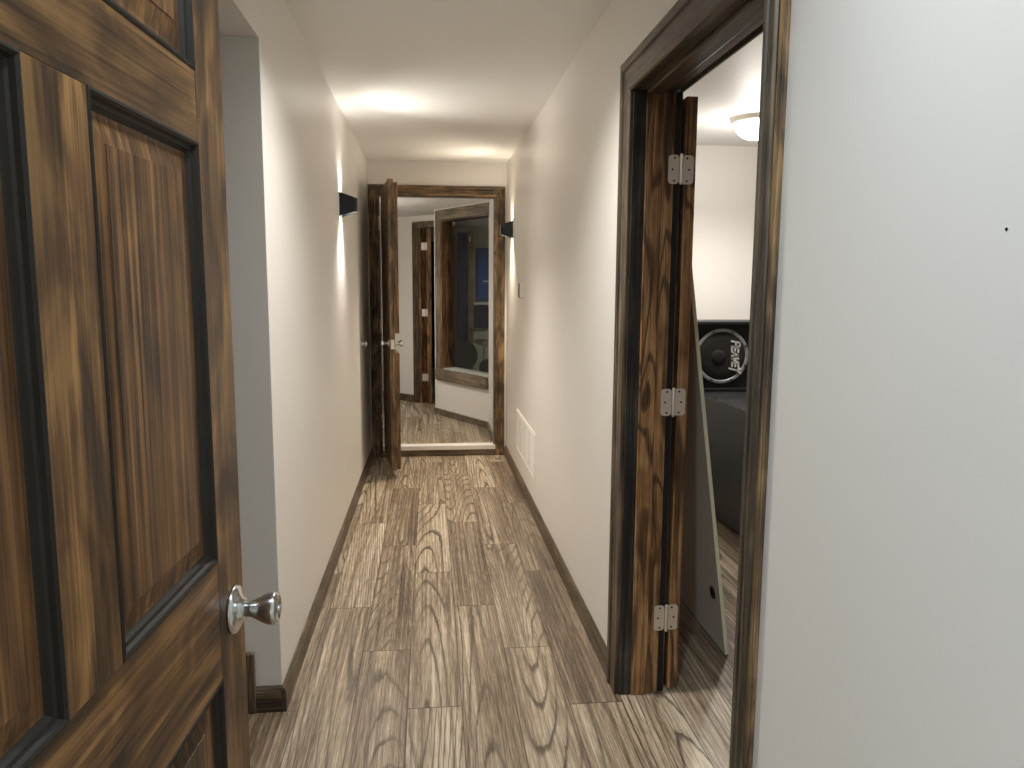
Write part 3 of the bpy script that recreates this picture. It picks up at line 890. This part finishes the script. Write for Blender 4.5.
wn = struct(empty('window_1', (A.x, A.y, 0), math.atan2(uu.y, uu.x)), 'wood framed interior window looking into the dim studio room', 'window')
casing('window_frame', lambda s, z, t: (s, -t, z), ws0, 1.10, wz0, wz1, 0.098, wn, ('liteZ', 'liteX'))
link('sill', lbox(0.02, 1.012, wz0 - 0.115, wz0 + 0.005, 0.0, 0.035), 'liteX', wn, 0.012)
link('side_lining', lbox(ws0, ws0 + 0.018, wz0, wz1, -0.13, 0.004), 'jambZ', wn)
link('head_lining', lbox(ws0, wl, wz1 - 0.018, wz1, -0.13, 0.004), 'trimX', wn)
link('sill_lining', lbox(ws0 + 0.02, wl, wz0 + 0.004, wz0 + 0.014, -0.16, -0.008), 'shelfw', wn)
link('pane', lbox(ws0 + 0.018, wl, wz0 + 0.012, wz1 - 0.018, -0.075, -0.070), 'glass', wn)

# slanted back wall with a second folded back door
P0 = Vector((-0.95, 9.70)); P1 = Vector((0.50, 8.24))
ub = (P1 - P0).normalized(); nbk = Vector((ub.y, -ub.x))      # towards the hall


def kp(s, z, t):
    q = P0 + ub * s + nbk * t
    return (q.x, q.y, z)


def kbox(s0, s1, z0, z1, t0, t1):
    bm = bmesh.new()
    v = [bm.verts.new(kp(s, z, t)) for s in (s0, s1) for z in (z0, z1) for t in (t0, t1)]
    for f in ((0, 1, 3, 2), (4, 6, 7, 5), (0, 4, 5, 1), (2, 3, 7, 6), (0, 2, 6, 4), (1, 5, 7, 3)): bm.faces.new([v[i] for i in f])
    return bm


def s_at(x): return (x - P0.x) / ub.x


sd = s_at(-0.188)        # outer left edge of its casing
struct(link('wall_back', kbox(-0.3, sd + 0.07, FZ - 0.02, CH2 + 0.02, -0.12, 0), 'wall'), 'beige wall left of the far back door', 'wall')
struct(link('wall_back', kbox(sd + 0.07, s_at(0.2), 2.09, CH2 + 0.02, -0.12, 0), 'wall'), 'wall strip over the far back door', 'wall')
struct(link('baseboard_back', kbox(-0.2, sd, FZ, FZ + 0.085, 0.0, 0.014), 'baseX'), 'brown baseboard left of the far back door', 'baseboard')
fr2 = struct(empty('trim_8'), 'dark wood frame of the far back doorway', 'door frame')
link('casing', kbox(sd, sd + 0.095, FZ, 2.12, 0.0, 0.018), 'trimZ', fr2, 0.004)
link('head_casing', kbox(sd, s_at(0.2), 2.07, 2.14, 0.0, 0.018), 'liteX', fr2, 0.004)
link('jamb', kbox(sd + 0.095, sd + 0.125, FZ, 2.085, -0.13, 0.005), 'jambZ', fr2)
ex, ey = kp(sd + 0.205, 0, -0.01)[:2]
d4 = struct(empty('door_4', (ex, ey, 0)), 'second open brown door with nickel hinges seen edge on beyond the far doorway', 'door')
link('slab', bx(0, 0.055, 0, 0.80, FZ + 0.01, 2.06), 'jambZ', d4, 0.002)
for zc in (1.86, 1.11, 0.36):
    h_ = link('hinge', bx(-0.055, 0.012, -0.006, -0.001, zc - 0.042, zc + 0.042), 'nickel', d4, 0.002)
    link('hinge_pin', lat([(0.006, -0.044), (0.006, 0.044)], (-0.022, -0.008, zc), (0, 0, 1), 10), 'nickel', h_)

# shell of the far room and the studio
struct(link('wall_left', bx(-1.2, -1.12, YE + 0.1, 9.6, FZ - 0.02, CH2 + 0.02), 'wall'), 'left wall beyond the far doorway', 'wall')
struct(link('wall_back', bx(-1.2, 3.2, 10.4, 10.48, FZ - 0.02, CH2 + 0.02), 'studio'), 'pale green grey back wall of the studio room', 'wall')
struct(link('wall_right', bx(3.12, 3.2, 6.6, 10.45, FZ - 0.02, CH2 + 0.02), 'studio'), 'right wall of the studio room', 'wall')
struct(link('wall_front', bx(0.70, 3.2, 6.6, 6.68, FZ - 0.02, CH2 + 0.02), 'studio'), 'front wall of the studio room', 'wall')
struct(link('wall_left', bx(-1.2, -1.14, 9.3, 10.45, FZ - 0.02, CH2 + 0.02), 'studio'), 'left wall of the studio room', 'wall')

# studio contents
ap = empty('acoustic_panel', (1.15, 10.4, 0))
tag(ap, 'bright blue acoustic panel high on the studio back wall', 'acoustic panel', None)
link('fabric', bx(-0.51, 0.5, -0.05, -0.001, 1.22, 1.925), 'blue', ap, 0.008)
link('batten', bx(-0.43, 0.5, -0.056, -0.050, 1.47, 1.485), 'shelfw', ap)
ap = empty('acoustic_panel', (1.15, 10.4, 0))
tag(ap, 'dark navy acoustic panel below the pale studio shelf', 'acoustic panel')
link('fabric', bx(-0.56, 0.5, -0.05, -0.001, 0.845, 1.13), 'navy', ap, 0.008)
ap = empty('acoustic_panel', (0.36, 9.95, FZ))
tag(ap, 'tall free standing navy acoustic panel behind the window left edge', 'acoustic panel')
link('fabric', bx(-0.005, 0.118, -0.03, 0.03, 0.02, 2.05), 'navy', ap, 0.008)
link('foot', bx(-0.03, 0.14, -0.12, 0.12, 0.0, 0.02), 'black', ap)
ap = empty('acoustic_panel', (-0.05, 10.4, 0))
tag(ap, 'dark blue acoustic panel glimpsed through the gap by the hinges', 'acoustic panel')
link('fabric', bx(-0.35, 0.30, -0.05, -0.001, 0.3, 2.0), 'navy', ap, 0.008)
shf = empty('wall_shelf', (0.72, 10.4, 1.165))
tag(shf, 'pale wall shelf across the studio back wall', 'shelf')
link('board', bx(-0.38, 0.7, -0.22, 0, 0.0, 0.030), 'shelfw', shf, 0.002)
for x in (-0.3, 0.2, 0.6): link('bracket', bx(x, x + 0.02, -0.18, 0, -0.12, 0.0), 'black', shf)
dr = struct(empty('door_5', (0.50, 9.95, FZ)), 'tall wooden door edge standing open in the studio', 'door')
link('slab', bx(0.0, 0.07, 0, 0.42, 0.01, 2.07), 'liteZ', dr, 0.003)
link('hinge', bx(0.012, 0.03, -0.004, 0.0, 1.93, 2.0), 'nickel', dr)


def drum(loc, R, Ld, label, tilt, lugs=8):
    r = empty('drum', loc)
    tag(r, label, 'drum')
    d = Vector((math.sin(tilt) * 0.3, -1, 0.12)).normalized()
    c = Vector((0, 0, 0.51 if R > 0.15 else 0.36))
    shl = link('shell', lat([(R, -Ld / 2), (R, Ld / 2)], c, d, 40), 'black', r, smooth=False)
    for s in (-1, 1):
        link('hoop', lat([(R + 0.008, s * Ld / 2 - 0.012), (R + 0.008, s * Ld / 2 + 0.012), (R - 0.012, s * Ld / 2 + 0.012), (R - 0.012, s * Ld / 2 - 0.012)], c, d, 40, False), 'black', r)
    link('drumhead', lat([(R - 0.01, Ld / 2 + 0.002), (0, Ld / 2 + 0.004)], c, d, 40), 'black', r)
    m = axis_mat(c, d)
    for i in range(lugs):
        a = 2 * pi * (i + 0.35) / lugs
        p0 = m @ Vector(((R + 0.01) * math.cos(a), (R + 0.01) * math.sin(a), Ld / 2 + 0.012))
        link('lug', lat([(0.006, -0.04), (0.006, 0.0), (0.0, 0.004)], p0, d, 8), 'chrome', r)
    for i in range(3):
        a = 2 * pi * i / 3 + 0.5
        q = Vector((R * 0.95 * math.cos(a), R * 0.6 * math.sin(a), 0))
        link('leg', lat([(0.008, 0.0), (0.007, c.z * 0.98)], (q.x, q.y, 0.0), (0, 0, 1), 8), 'chrome', r)
    return r


drum((0.385, 9.30, FZ), 0.172, 0.30, 'large black drum behind the window sill at its left', 0.2)
drum((0.715, 9.30, FZ), 0.105, 0.16, 'small black drum at the right edge behind window', -0.3)
cs = empty('cymbal_stand', (0.66, 9.45, FZ))
tag(cs, 'cymbal on a thin stand beside the small studio drum', 'cymbal stand')
link('pole', lat([(0.007, 0.12), (0.006, 0.70)], (0, 0, 0), (0.02, 0, 1), 8), 'chrome', cs)
link('cymbal', lat([(0.0, 0.012), (0.018, 0.010), (0.03, 0.003), (0.13, -0.008)], (0.015, 0, 0.67), (0.15, -0.3, 1), 32, False), 'brass', cs, smooth=True)
for i in range(3):
    a = 2 * pi * i / 3
    link('leg', lat([(0.006, 0.0), (0.006, 0.29)], (0.2 * math.cos(a), 0.2 * math.sin(a), 0.0), (-0.2 * math.cos(a), -0.2 * math.sin(a), 0.21), 8), 'chrome', cs)
